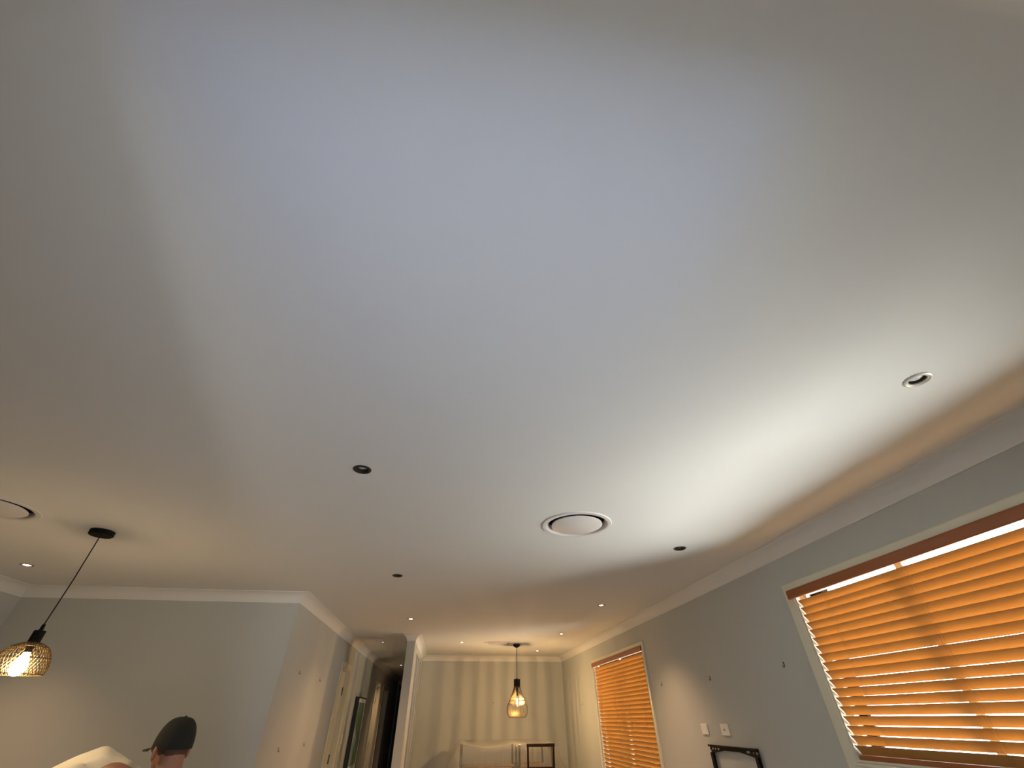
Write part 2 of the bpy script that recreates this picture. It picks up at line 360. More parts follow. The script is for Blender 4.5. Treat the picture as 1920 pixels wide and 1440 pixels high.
# ------------------------------------------------------------------ windows and blinds
def architrave(y0, y1, z0, z1, x, wd=.068, th=.018, side=-1, bottom=True, name='architrave', parent=None, m='cream'):
    """moulded trim round an opening in a wall x = const; side -1: stands out towards -x"""
    pr = [(0, 0), (0, th * .55), (.012, th * .75), (.016, th * .55), (.030, th * .7), (.048, th), (wd - .006, th), (wd, th * .8), (wd, 0)]
    ring = [(y0, z0), (y0, z1), (y1, z1), (y1, z0)]
    mb = MB(); dirs = [(-1, -1), (-1, 1), (1, 1), (1, -1)]
    if not bottom: dirs[0] = (-1, 0); dirs[3] = (1, 0)
    vs = []; k = len(pr)
    for (yy, zz), (dy, dz) in zip(ring, dirs):
        vs += [(x + side * t_, yy + dy * u_, zz + dz * u_) for u_, t_ in pr]
    fs = []
    for a, b in (((0, 1), (1, 2), (2, 3), (3, 0)) if bottom else ((0, 1), (1, 2), (2, 3))):
        fs += [(a * k + j, a * k + j + 1, b * k + j + 1, b * k + j) for j in range(k - 1)]
    mb.add(vs, fs)
    return mb.build(name, M[m], parent, smooth=25)

def window(idx, w, label):
    y0, y1, z0, z1 = w
    root = bpy.data.objects.new('window_%d' % idx, None); C.objects.link(root); struct(root, label, 'window')
    architrave(y0, y1, z0, z1, XR, parent=root)
    f = MB(); x0, x1 = XR + .062, XR + .10; t = .04; ym = (y0 + y1) / 2
    e = 0.001
    f.box(x0, x1, y0 + e, y0 + t, z0 + e, z1 - e).box(x0, x1, y1 - t, y1 - e, z0 + e, z1 - e).box(x0, x1, y0 + t, y1 - t, z0 + e, z0 + t).box(x0, x1, y0 + t, y1 - t, z1 - .010, z1 - e)
    nm = 3 if idx == 1 else 2
    for q in range(1, nm):
        yq = y0 + (y1 - y0) * q / nm
        f.box(x0, x1, yq - .022, yq + .022, z0 + t, z1 - .010)
    f.build('window_frame', M['alu'], root, smooth=0)
    MB().box(XR + .080, XR + .083, y0 + t, y1 - t, z0 + t, z1 - .010).build('pane', M['glass'], root, smooth=0)
    MB().box(XR + .001, XR + .062, y0 + .001, y0 + .012, z0 + .001, z1 - .001).box(XR + .001, XR + .062, y1 - .012, y1 - .001, z0 + .001, z1 - .001) \
        .box(XR + .001, XR + .062, y0 + .012, y1 - .012, z0 + .001, z0 + .012).build('window_reveal', M['cream'], root, smooth=0)
    # portal to the daylight outside the opening
    ld = bpy.data.lights.new('window_daylight', 'AREA'); ld.shape = 'RECTANGLE'; ld.size = z1 - z0 - .04; ld.size_y = y1 - y0 - .04
    ld.cycles.is_portal = True
    lo = bpy.data.objects.new('window_daylight', ld); C.objects.link(lo); lo.location = (XR + .115, ym, (z0 + z1) / 2)
    lo.rotation_euler = (0, R(90), 0)
    return root

def blind(w, label, nslat, cords, droop=0.0, dz=.0395, dx=.0315):
    y0, y1, z0, z1 = w
    yb0, yb1 = y0 + .016, y1 - .018
    root = thing('venetian_blind', label, 'blind', (XR + .02, (y0 + y1) / 2, z0))
    L = Matrix.Translation(-Vector(root.location))
    def B(mb, name, m, par=None, **k):
        mb.v = [tuple(Vector(p) - Vector(root.location)) for p in mb.v]
        return mb.build(name, m, par or root, **k)
    pz1, pz0 = 2.135, 2.080
    pm = MB()
    # moulded pelmet with short returns
    pp = [(-.026, pz0), (-.030, pz0 + .006), (-.030, pz1 - .012), (-.026, pz1), (-.016, pz1), (-.016, pz0)]
    pm.add([(XR + a, yb0 - .03, b) for a, b in pp] + [(XR + a, yb1 + .045, b) for a, b in pp],
           [(j, (j + 1) % 6, 6 + (j + 1) % 6, 6 + j) for j in range(6)] + [tuple(range(6)), tuple(range(11, 5, -1))])
    pm.box(XR - .016, XR - .0195, yb0 - .03, yb0 - .018, pz0 + .002, pz1 - .002).box(XR - .016, XR - .0195, yb1 + .033, yb1 + .045, pz0 + .002, pz1 - .002)
    B(pm, 'pelmet', M['wood'], smooth=30)
    B(MB().box(XR + .008, XR + .040, yb0, yb1, 2.098, 2.109), 'headrail', M['wood'], smooth=0)
    s = MB(); pitch = .0445
    top = 2.066
    n_ = 7; ny = 14
    zs = []
    for k in range(nslat):
        zt = top - k * pitch; zs.append(zt)
        jit = random.uniform(-.0012, .0012)
        lift = (0.006 if k == 0 else 0)
        vs = []; 
        for jy in range(ny + 1):
            yy = yb0 + (yb1 - yb0) * jy / ny
            sag = -.0010 * math.sin(PI * ((jy / ny * 3) % 1)) + jit - droop * (1 - jy / ny) * (1 if k < 2 else .3)
            for q in range(n_):
                a = q / (n_ - 1); bow = .0022 * (1 - (2 * a - 1) ** 2)
                # slat crowns upwards and out, room edge high
                x = XR + .002 + dx * a + bow * .78; z = zt - dz * a + bow * .62 + sag
                vs.append((x, yy, z))
            for q in range(n_ - 1, -1, -1):
                a = q / (n_ - 1); bow = .0022 * (1 - (2 * a - 1) ** 2)
                x = XR + .002 + dx * a + bow * .78 - .0017; z = zt - dz * a + bow * .62 + sag - .0014
                vs.append((x, yy, z))
        K = 2 * n_; fs = []
        for jy in range(ny):
            for q in range(K):
                q2 = (q + 1) % K; fs.append((jy * K + q, jy * K + q2, (jy + 1) * K + q2, (jy + 1) * K + q))
        fs += [tuple(range(K)), tuple(ny * K + q for q in range(K - 1, -1, -1))]
        s.add(vs, fs)
    B(s, 'slat_stack', M['slat'], smooth=40)
    zl = zs[-1] - pitch
    B(MB().box(XR + .004, XR + .040, yb0, yb1, zl - .022, zl + .002), 'bottom_rail', M['wood'], smooth=0, bevel=.003)
    for yc in cords:
        c = MB()
        for off in (-.008, .008):
            c.tube([(XR - .0016, yc + off, top + .012), (XR - .0016, yc + off, zl)], .0007, 5)
            c.tube([(XR + .0375, yc + off, top - dz + .012), (XR + .0375, yc + off, zl)], .0007, 5)
        for zt in zs[1:]:
            c.tube([(XR - .0016, yc - .008, zt + .001), (XR + .037, yc + .008, zt - dz - .004)], .0006, 4)
        B(c, 'ladder_cord', M['brass_cord'], smooth=40)
    return root
M['brass_cord'] = principled('tan_blind_cord', (0.42, 0.24, 0.10), 0.8, noise=(200, 0.2))

window(1, W1, 'wide window near the garden doorway, behind timber blind')
window(2, W2, 'tall narrow window nearer the end wall, behind timber blind')
blind(W1, 'wide amber venetian blind nearest the doorway, under its long brown pelmet', 18, [2.66, 2.06, 1.35, 0.75], droop=.006)
blind(W2, 'tall narrow amber venetian blind nearer the hanging teardrop pendant', 33, [7.62, 7.05, 6.5, 6.03], droop=0, dz=.0418, dx=.029)

# doorway behind the camera: open sliding door frame and its daylight portal
dr = bpy.data.objects.new('door_5', None); C.objects.link(dr); struct(dr, 'open garden doorway frame', 'door')
MB().box(DW[0], DW[0] + .045, YB - .09, YB - .01, .005, DW[2]).box(DW[1] - .045, DW[1], YB - .09, YB - .01, .005, DW[2]).box(DW[0] + .045, DW[1] - .045, YB - .09, YB - .01, DW[2] - .045, DW[2]).build('door_frame', M['alu'], dr, smooth=0)
ld = bpy.data.lights.new('doorway_daylight', 'AREA'); ld.shape = 'RECTANGLE'; ld.size = DW[1] - DW[0] - .1; ld.size_y = DW[2] - .06; ld.cycles.is_portal = True
lo = bpy.data.objects.new('doorway_daylight', ld); C.objects.link(lo); lo.location = ((DW[0] + DW[1]) / 2, YB - .12, DW[2] / 2 - .02); lo.rotation_euler = (R(90), 0, 0)

# ------------------------------------------------------------------ corridor doors
def door_set(idx, d, leaf_m, hinge_m, label, leaf=True):
    y0, y1, z1 = d
    root = bpy.data.objects.new('door_%d' % idx, None); C.objects.link(root); struct(root, label, 'door')
    architrave(y0, y1, 0.002, z1, XC, side=1, bottom=False, parent=root)
    j = .018
    MB().box(XC - .099, XC - .0005, y0, y0 + j, 0, z1).box(XC - .099, XC - .0005, y1 - j, y1, 0, z1).box(XC - .099, XC - .0005, y0 + j, y1 - j, z1 - j, z1).build('jamb', M['cream'], root, smooth=0)
    if leaf:
        lf = MB().box(XC - .095, XC - .060, y0 + j + .003, y1 - j - .004, .008, z1 - j - .004).build('door_leaf', leaf_m, root, smooth=0)
        for z in (1.78, 1.0, .22):
            h = MB().box(XC - .060, XC - .0565, y1 - j - .034, y1 - j - .001, z - .05, z + .05); h.tube([(XC - .055, y1 - j - .004, z - .05), (XC - .055, y1 - j - .004, z + .05)], .006, 10)
            h.build('hinge', hinge_m, root, smooth=30)
        hd = MB().lathe([(0, 0), (.026, 0), (.026, .006), (.010, .008), (.010, .035)], 20)
        hd.v = [(XC - .060 + p[2], y0 + j + .07 + p[0], 1.0 + p[1]) for p in hd.v]
        hd.tube([(XC - .030, y0 + j + .07, 1.0), (XC - .026, y0 + j + .18, 1.0)], .009, 10); hd.build('handle', M['nickel'], root)
    return root
M['doorleaf'] = principled('cream_door_leaf', (0.62, 0.60, 0.50), 0.4, noise=(5, 0.03))
door_set(1, D1, M['doorleaf'], M['hinge'], 'cream corridor door nearest the blue grey wall')
door_set(2, D2, M['doorleaf'], M['brasshinge'], 'corridor door past the picture, with a brass hinge')
door_set(3, D3, M['unlitdark'], M['hinge'], 'dark open doorway far down the corridor', leaf=False)
dd = bpy.data.objects.new('door_4', None); C.objects.link(dd); struct(dd, 'added dark panel standing in for the unlit corridor end', 'door')  # added panel, darkness of the corridor end put into its colour
MB().box(XC + .05, PX0 - .02, YEND - .03, YEND - .001, .005, 2.3).build('door_leaf', M['unlitdark'], dd, smooth=0)

# ------------------------------------------------------------------ ceiling downlights
def downlight(x, y, style, lit, label):
    root = thing('ceiling_downlight', label, 'downlight', (x, y, CEIL), 0, None)
    rm = M[style]
    MB().lathe([(.0388, .0), (GR, -.0), (GR, -.003), (GR - .003, -.0052), (.0395, -.006), (.036, -.0045), (.0355, -.002), (.0345, -.002), (.033, -.004), (.030, -.003), (.029, .004), (.0345, .006), (.0375, .002)], 48).build('trim_ring', rm, root, smooth=25)
    MB().lathe([(.0285, .002), (.0265, .028), (.034, .03), (.036, .004), (.030, .002)], 40).build('baffle', M['baffle'] if not lit else M['nickel'], root)
    lp = [(0, -.007), (.012, -.006), (.020, -.003), (.0255, .003), (.0262, .012), (0, .026)] if lit else [(0, .006), (.010, .0065), (.020, .009), (.0262, .013), (.0262, .024), (0, .028)]
    l = MB().lathe(lp, 32).build('lamp', M['lampon'] if lit else M['lens'], root)
    if not lit:
        f = MB()
        for k in range(3):
            a = 2 * PI * k / 3; f.tube([(0, 0, .006), (.024 * math.cos(a), .024 * math.sin(a), .0115)], .0012, 6)
        f.build('lamp_rib', M['nickel'], root)
    return root
def spot(x, y, power, size=112, blend=.85, col=WARM):
    d = bpy.data.lights.new('downlight_beam', 'SPOT'); d.energy = power; d.color = col; d.spot_size = R(size); d.spot_blend = blend; d.shadow_soft_size = .022
    o = bpy.data.objects.new('downlight_beam', d); C.objects.link(o); o.location = (x, y, CEIL - .012)
    return o
dlab = {'a': 'silver downlight, unlit, nearest the wide amber blind', 'b': 'dark ringed unlit downlight nearest mid ceiling, left of the round vent with dark gap',
        'c': 'small dark unlit downlight between the round vent and the window wall', 'd': 'small dark unlit downlight before the lit one by the corridor',
        'e': 'glowing downlight just outside the corridor mouth', 'f': 'glowing downlight nearest the window wall, before the tall narrow blind',
        'g': 'glowing downlight beside the dividing wall, left of the far flat vent', 'h': 'faintly glowing downlight beside the window wall, above the tall blind',
        'i': 'glowing downlight just right of the teardrop pendant canopy', 'j': 'glowing downlight above the dome pendant, by the side wall',
        'k': 'glowing downlight deep inside the dark corridor'}
SP = {'e': 75, 'f': 75, 'g': 14, 'h': 16, 'i': 12, 'j': 56, 'k': 45}
for k, (x, y, st, lit) in DL.items():
    downlight(x, y, st, lit, dlab[k])
    if lit: spot(x, y, SP[k], **({'size': 142, 'blend': 1.0} if k == 'e' else {}))

# ------------------------------------------------------------------ round air vents
def vent(x, y, label, drop):
    root = thing('ceiling_vent', label, 'air vent', (x, y, CEIL))
    MB().lathe([(.228, 0), (.2285, -.003), (.225, -.0065), (.206, -.008), (.198, -.006), (.192, .000), (.186, .022), (.1865, .030), (.1885, .030), (.196, .003), (.198, 0)], 72).build('vent_ring', M['vent'], root, smooth=40)
    MB().lathe([(.192, .004), (.194, .17), (0, .17)], 64).build('duct', M['cavity'], root, smooth=40)
    MB().lathe([(0, -drop), (.160, -drop), (.166, -drop + .003), (.166, -drop + .008), (.160, -drop + .011), (0, -drop + .014)], 72).build('centre_disc', M['vent'], root, smooth=40)
    for k in range(3):
        s = MB(); a = 2 * PI * k / 3 + .3; s.tube([(.10 * math.cos(a), .10 * math.sin(a), -drop + .012), (.19 * math.cos(a), .19 * math.sin(a), .06)], .004, 6)
        s.build('bracket', M['cavity'], root)
    return root
vent(*VENTS[0], 'round white ceiling vent with dark gap, beside mid ceiling downlights', .010)
vent(*VENTS[1], 'round white ceiling vent cut off by the frame, near the dome pendant', .010)
vent(*VENTS[2], 'far flat round vent touching the teardrop pendant canopy', .004)

# ------------------------------------------------------------------ smoke alarm
sa = thing('smoke_alarm', 'small round smoke alarm on the corridor ceiling', 'smoke alarm', (-1.075, 8.03, CEIL))
MB().lathe([(.062, 0), (.064, -.006), (.060, -.030), (.050, -.036), (.035, -.038), (0, -.038)], 40).build('body', M['plastic'], sa)
MB().lathe([(.066, 0), (.066, -.008), (.060, -.008)], 40).build('mounting_ring', M['plastic'], sa)
MB().lathe([(0, -.0395), (.004, -.0395), (.005, -.036)], 12, (.046, -.02, 0)).build('indicator_light', M['led'], sa)

# ------------------------------------------------------------------ pendants
def wire_cage(prof, nm, rings, r, spiral=0):
    """prof: list (radius, z); meridian wires, optional two-way twist, and hoops at given profile indices"""
    mb = MB(); k = len(prof)
    for j in range(nm):
        a0 = 2 * PI * j / nm
        for tw in ((spiral, -spiral) if spiral else (0,)):
            mb.tube([(pr * math.cos(a0 + tw * i / (k - 1)), pr * math.sin(a0 + tw * i / (k - 1)), z) for i, (pr, z) in enumerate(prof)], r, 4, cap=False)
    for i in rings:
        pr, z = prof[i]
        mb.tube([(pr * math.cos(2 * PI * q / 48), pr * math.sin(2 * PI * q / 48), z) for q in range(48)], r * 1.4, 5, closed=True)
    return mb
def interp(pts, n):
    out = []
    for i in range(n):
        t = i / (n - 1) * (len(pts) - 1); k = min(int(t), len(pts) - 2); f = t - k
        p0 = pts[max(k - 1, 0)]; p1 = pts[k]; p2 = pts[k + 1]; p3 = pts[min(k + 2, len(pts) - 1)]
        out.append(tuple(.5 * ((2 * b) + (-a + c) * f + (2 * a - 5 * b + 4 * c - d) * f * f + (-a + 3 * b - 3 * c + d) * f ** 3) for a, b, c, d in zip(p0, p1, p2, p3)))
    return out
# near: dome of woven wire
pn = thing('pendant_lamp', 'woven dome pendant lamp hanging on a long cord before the blue grey wall', 'pendant lamp', (-2.362, 3.157, CEIL))
MB().lathe([(0, -.030), (.064, -.030), (.069, -.026), (.069, -.001), (0, -.001)], 48).build('canopy', M['black'], pn)
MB().tube([(0, 0, -.03), (-.002, 0, -.3), (-.015, 0, -.58)], .0035, 8).build('cord', M['cord'], pn)
DOME = (-.013, 0, -.008)
MB().lathe([(0, -.540), (.008, -.545), (.010, -.574), (.026, -.576), (.028, -.580), (.028, -.640), (.025, -.646), (0, -.646)], 36).build('cap', M['black'], pn, loc=DOME)
pf = interp([(.026, -.634), (.057, -.643), (.089, -.664), (.111, -.697), (.123, -.732), (.126, -.762), (.121, -.788)], 22)
wire_cage(pf, 44, [0, 6, 12, 21], .0013, spiral=.85).build('shade', M['wire'], pn, loc=DOME)
bl = MB().lathe([(0, -.675), (.014, -.678), (.016, -.695), (.024, -.712), (.033, -.735), (.036, -.755), (.032, -.777), (.018, -.792), (0, -.796)], 24).build('bulb', M['bulb_near'], pn, loc=DOME)
MB().lathe([(0, -.640), (.016, -.640), (.017, -.682), (.012, -.686), (0, -.686)], 20).build('socket', M['black'], pn, loc=DOME)
# far: teardrop cage with an inner brass cage
pd = thing('pendant_lamp', 'tall teardrop wire pendant lamp glowing before the end wall', 'pendant lamp', (1.178, 8.353, CEIL))
MB().lathe([(0, -.052), (.020, -.050), (.042, -.040), (.056, -.022), (.060, -.004), (.060, -.001), (0, -.001)], 40).build('canopy', M['black'], pd)
MB().tube([(0, 0, -.05), (0, 0, -.49)], .0042, 8).build('cord', M['cord'], pd)
MB().lathe([(0, -.478), (.008, -.480), (.010, -.492), (.050, -.493), (.052, -.497), (.052, -.600), (.049, -.604), (.047, -.600), (.047, -.500)], 36).build('cap', M['black'], pd)
pf = interp([(.050, -.590), (.066, -.645), (.096, -.715), (.128, -.780), (.158, -.840), (.167, -.885), (.163, -.925), (.150, -.960), (.128, -.985)], 26)
wire_cage(pf, 40, [0, 25], .0020).build('shade', M['wire'], pd)
pi_ = interp([(.030, -.660), (.060, -.690), (.098, -.730), (.128, -.772), (.136, -.795), (.130, -.815), (.100, -.832)], 16)
wire_cage(pi_, 40, [0, 8, 15], .0016).build('inner_shade', M['brass'], pd)
MB().lathe([(0, -.600), (.016, -.600), (.016, -.655), (.010, -.668), (.009, -.715), (0, -.715)], 20).build('socket', M['black'], pd)
gb = MB().lathe([(0, -.7155), (.014, -.718), (.016, -.735), (.026, -.765), (.031, -.795), (.027, -.825), (.014, -.842), (0, -.846)], 24).build('bulb', M['bulbglass'], pd)
MB().lathe([(0, -.755), (.005, -.756), (.005, -.825), (0, -.826)], 8).build('filament', M['bulb'], gb)

# ------------------------------------------------------------------ picture hooks
def hook_mesh(mb):
    mb.tube([(0, 0, .014), (.006, 0, .014)], .0035, 8)
    mb.add([(.0, -.005, .018), (.0, .005, .018), (.0, .005, -.012), (.0, -.005, -.012), (.002, -.005, .018), (.002, .005, .018), (.002, .005, -.012), (.002, -.005, -.012)],
           [(0, 1, 2, 3), (7, 6, 5, 4), (0, 4, 5, 1), (1, 5, 6, 2), (2, 6, 7, 3), (3, 7, 4, 0)])
    mb.tube([(.001, 0, -.010), (.006, 0, -.018), (.014, 0, -.016), (.016, 0, -.006)], .003, 6)
    return mb
hk = [(XR, 3.271, 1.729, PI, 'dark picture hook nearest the wide amber blind'), (XR, 4.33, 1.715, PI, 'tilted dark picture hook above the power outlets'),
      (XR, 5.392, 1.729, PI, 'small dark picture hook beside the tall narrow blind'), (XR, 8.80, 1.632, PI, 'faint picture hook between the tall blind and the end wall'),
      (XC, 5.491, 1.825, 0, 'upper picture hook on the lit corridor wall, nearest the blue grey wall'), (XC, 6.434, 1.819, 0, 'upper picture hook on the lit corridor wall, nearest the cream door'),
      (XC, 5.444, 1.223, 0, 'lower picture hook on the lit corridor wall, nearest the blue grey wall'), (XC, 6.374, 1.230, 0, 'lower picture hook on the lit corridor wall, nearest the cream door'),
      (0.964, YF, 1.683, -PI / 2, 'small picture hook on the end wall beside the teardrop pendant')]
h0 = None
for x, y, z, a, lab in hk:
    if h0 is None: h = h0 = hook_mesh(MB()).build('picture_hook', M['hinge'])
    else: h = h0.copy(); C.objects.link(h)
    h.location = (x, y, z); h.rotation_euler = (R(20) if 'tilted' in lab else 0, 0, a); h.scale = (.85,) * 3
    tag(h, lab, 'hook', 'picture hooks left on the bare walls')

# ------------------------------------------------------------------ wall plates
def plate(name, y0, y1, z0, z1, label, kind):
    yc, zc = (y0 + y1) / 2, (z0 + z1) / 2
    root = thing(name, label, 'wall outlet', (XR, yc, zc))
    hw, hh = (y1 - y0) / 2, (z1 - z0) / 2
    MB().box(-.0110, -.0005, -hw, hw, -hh, hh).build('plate', M['plastic'], root, smooth=0, bevel=.003)
    if kind == 'power':
        for s in (-1, 1):
            MB().box(-.0145, -.0105, s * .032 - .006, s * .032 + .006, .012, .030).build('rocker_switch', M['plastic'], root, smooth=0, bevel=.001)
            k = MB()
            for dy, a in ((-.006, .5), (.006, -.5)):
                k.add([(-.0115, s * .030 + dy - .0012, -.006 - a * .006), (-.0115, s * .030 + dy + .0012, -.006 - a * .006), (-.0115, s * .030 + dy + .0012 + a * .006, .002), (-.0115, s * .030 + dy - .0012 + a * .006, .002)], [(0, 1, 2, 3)])
            k.box(-.0115, -.0112, s * .030 - .001, s * .030 + .001, -.020, -.011)
            k.build('socket_slot', M['baffle'], root, smooth=0)
    else:
        q = MB().lathe([(.004, 0), (.0075, 0), (.0075, .008), (.004, .008), (.004, .0)], 20); q.v = [(-.011 - p[2], p[0], p[1]) for p in q.v]; q.build('aerial_socket', M['nickel'], root)
        q = MB().lathe([(0, 0.001), (.0042, .001)], 16); q.v = [(-.011 - p[2], p[0], p[1]) for p in q.v]; q.build('socket_hole', M['baffle'], root)
plate('power_outlet', 4.575, 4.69, 1.320, 1.396, 'white double power outlet on the window wall, nearer the tall blind', 'power')
plate('aerial_outlet', 4.222, 4.345, 1.320, 1.397, 'white aerial outlet with centre socket, above the black wall bracket', 'tv')
sw = thing('light_switch', 'white light switch plate beside the cream corridor door', 'light switch', (XC, 8.66, 1.20))
MB().box(.0005, .010, -.036, .036, -.055, .055).build('plate', M['plastic'], sw, smooth=0, bevel=.003)
MB().box(.010, .014, -.008, .008, -.012, .012).build('rocker_switch', M['plastic'], sw, smooth=0)
s2 = thing('intercom', 'small white keypad plate below the corridor light switch', 'keypad', (XC, 8.52, 1.10))
MB().box(.0005, .022, -.035, .035, -.03, .03).build('plate', M['vent'], s2, smooth=0, bevel=.003)
MB().box(.022, .024, -.02, .02, -.008, .014).build('panel', M['lens'], s2, smooth=0)

# ------------------------------------------------------------------ television wall bracket
tv = thing('television_bracket', 'black steel television wall bracket below the aerial outlet', 'wall bracket', (XR, 4.22, 1.09))
def plate_poly(outer, holes_, x0, x1):
    """flat steel plate: 2-D outline with holes, extruded between x0 and x1"""
    bm = bmesh.new(); edges = []
    for lp in [outer] + holes_:
        vs = [bm.verts.new((0, a, b)) for a, b in lp]
        edges += [bm.edges.new((vs[i], vs[(i + 1) % len(vs)])) for i in range(len(vs))]
    bmesh.ops.triangle_fill(bm, use_beauty=True, use_dissolve=False, edges=edges)
    ex = bmesh.ops.extrude_face_region(bm, geom=bm.faces[:])
    for v in ex['geom']:
        if isinstance(v, bmesh.types.BMVert): v.co.x = x1 - x0
    for v in bm.verts: v.co.x += x0
    bmesh.ops.recalc_face_normals(bm, faces=bm.faces)
    mb = MB(); bm.verts.index_update(); mb.add([v.co[:] for v in bm.verts], [[v.index for v in f.verts] for f in bm.faces]); bm.free(); return mb
# local y grows away from the doorway (towards the end wall), z up; bracket spans about 0.74 x 0.42
def slot(cy, cz, ly, lz): return [(cy - ly / 2, cz - lz / 2), (cy + ly / 2, cz - lz / 2), (cy + ly / 2, cz + lz / 2), (cy - ly / 2, cz + lz / 2)]
ty, tz = .365, .165
zl_ = -.095
outer = [(-ty, zl_), (ty - .012, zl_), (ty - .012, tz - .035), (ty, tz - .035), (ty, tz), (-ty, tz)]
inner = [(-.315, .010), (-.22, -.045), (.22, -.045), (.305, .020), (.305, .112), (.13, .133), (-.10, .133), (-.315, .110)]
hl = [slot(.32, .139, .026, .013), slot(.275, .140, .026, .012), slot(.225, .140, .032, .012), slot(-.335, .138, .034, .014), slot(-.29, .138, .018, .012), slot(-.22, .140, .05, .014)]
plate_poly(outer, [inner] + hl, -.022, -.019).build('back_plate', M['black'], tv, smooth=0)
MB().box(-.040, -.022, -ty, ty, tz - .012, tz).build('top_rail', M['black'], tv, smooth=0, bevel=.002)
MB().box(-.040, -.022, -ty, ty, zl_, zl_ + .012).build('bottom_rail', M['black'], tv, smooth=0, bevel=.002)
for s in (-1, 1): MB().box(-.036, -.022, s * (ty - .03) - .02, s * (ty - .03) + .02, zl_ + .012, tz - .05).build('side_arm', M['black'], tv, smooth=0, bevel=.002)
for s in (-1, 1):
    for q in (-.07, .150): MB().tube([(-.019, s * .25 - .07, q), (0, s * .25 - .07, q)], .006, 10).build('spacer', M['black'], tv)

# ------------------------------------------------------------------ picture in the corridor
pc = thing('framed_picture', 'black framed abstract landscape picture on the corridor wall', 'picture', (XC, 9.70, 1.26))
fw_, fh = .44, .49
f = MB().box(.002, .07, -fw_, -fw_ + .02, -fh, fh).box(.002, .07, fw_ - .02, fw_, -fh, fh).box(.002, .07, -fw_ + .02, fw_ - .02, fh - .02, fh).box(.002, .07, -fw_ + .02, fw_ - .02, -fh, -fh + .02)
f.build('frame', M['pane_frame'], pc, smooth=0, bevel=.002)
MB().box(.060, .062, -fw_ + .02, fw_ - .02, -fh + .02, fh - .02).build('mount_board', M['white'], pc, smooth=0)
MB().box(.0622, .0635, -fw_ + .075, fw_ - .075, -fh + .075, fh - .075).build('painting', M['painting'], pc, smooth=0)

# ------------------------------------------------------------------ racks under plastic and the stool
def rack(x0, x1, y0, y1, zt, zs, label):
    cx, cy = (x0 + x1) / 2, (y0 + y1) / 2
    root = thing('open_rack', label, 'rack', (cx, cy, 0)); t = .014
    hx, hy = (x1 - x0) / 2, (y1 - y0) / 2
    for sx_ in (-1, 1):
        for sy in (-1, 1): MB().box(sx_ * hx - t, sx_ * hx + t, sy * hy - t, sy * hy + t, 0, zt).build('post', M['rack'], root, smooth=0, bevel=.002)
        MB().box(sx_ * hx - .008, sx_ * hx + .008, -hy + t, hy - t, zs - .04, zs - .02).build('side_rail', M['rack'], root, smooth=0)
    for z in (zs, .35): MB().box(-hx + t, hx - t, -hy, hy, z - .02, z).build('shelf', M['shelf'], root, smooth=0, bevel=.002)
    return root
rack(.35, 1.217, 8.80, 9.26, 1.115, .862, 'wide black post rack under clear plastic, before the end wall')
rack(1.27, 1.80, 8.80, 9.66, 1.11, .85, 'narrow black post rack under clear plastic, behind the brown stool')

def drape():
    x0, x1, y0, y1, zt = .33, 1.82, 8.775, 9.69, 1.135
    mb = MB(); vs = []; fs = []
    nx, ny = 60, 30
    def top(a, b):
        x = x0 + (x1 - x0) * a; y = y0 + (y1 - y0) * b
        s1 = math.sin(PI * min(1, a / .59)) if a < .59 else math.sin(PI * (a - .59) / .41)
        z = zt + .0 - (.055 if a < .59 else .02) * s1 * (.55 + .45 * math.cos(PI * b)) - .02 * s1 * math.sin(PI * b)
        z += .012 * math.sin(23 * a + 3 * b) * math.sin(PI * b) * .4 + .02 * b
        return x, y, z
    for i in range(nx + 1):
        for j in range(ny + 1): vs.append(top(i / nx, j / ny))
    for i in range(nx):
        for j in range(ny): fs.append((i * (ny + 1) + j, (i + 1) * (ny + 1) + j, (i + 1) * (ny + 1) + j + 1, i * (ny + 1) + j + 1))
    mb.add(vs, fs)
    # skirt: perimeter marched outward and down, folds fan from the corners
    per = [(i / nx, 0.0) for i in range(nx)] + [(1.0, j / ny) for j in range(ny)] + [(1 - i / nx, 1.0) for i in range(nx)] + [(0.0, 1 - j / ny) for j in range(ny)]
    n = len(per); rows = 14; sv = []
    for q, (a, b) in enumerate(per):
        p = Vector(top(a, b))
        ox = -1 if a == 0 else (1 if a == 1 else 0); oy = -1 if b == 0 else (1 if b == 1 else 0)
        cxr = (a - .5) * 2; nd = Vector((ox + .35 * cxr ** 5, oy * .45 , 0))
        for r_ in range(rows + 1):
            t = r_ / rows; d = t * .95
            fl_ = (.62 * t ** .75) * .45 if ox else .22 * t
            fold = .018 * t * math.sin(q * 1.35 + 1.2 * math.sin(q * .31)) + .010 * t * math.sin(q * 2.9)
            pp = p + nd * (fl_ + fold) + Vector((fold * .5 * (1 if oy else 0), 0, -d * .93))
            if oy == 0: pp.y += (b - .5) * .25 * t
            else: pp.y += oy * (.030 * t ** .7 * math.sin(q * 1.9 + 2.2 * math.sin(q * .23)) + .012 * math.sin(q * .9 + 9 * t) * t)
            pp.z = max(pp.z, .012)
            sv.append(pp)
    sf = []
    for q in range(n):
        q2 = (q + 1) % n
        for r_ in range(rows): sf.append((q * (rows + 1) + r_, q * (rows + 1) + r_ + 1, q2 * (rows + 1) + r_ + 1, q2 * (rows + 1) + r_))
    mb.add(sv, sf)
    o = mb.build('plastic_sheet', M['film'], smooth=80)
    return tag(o, 'clear plastic dust sheet draped over the two black racks', 'plastic sheet')
drape()

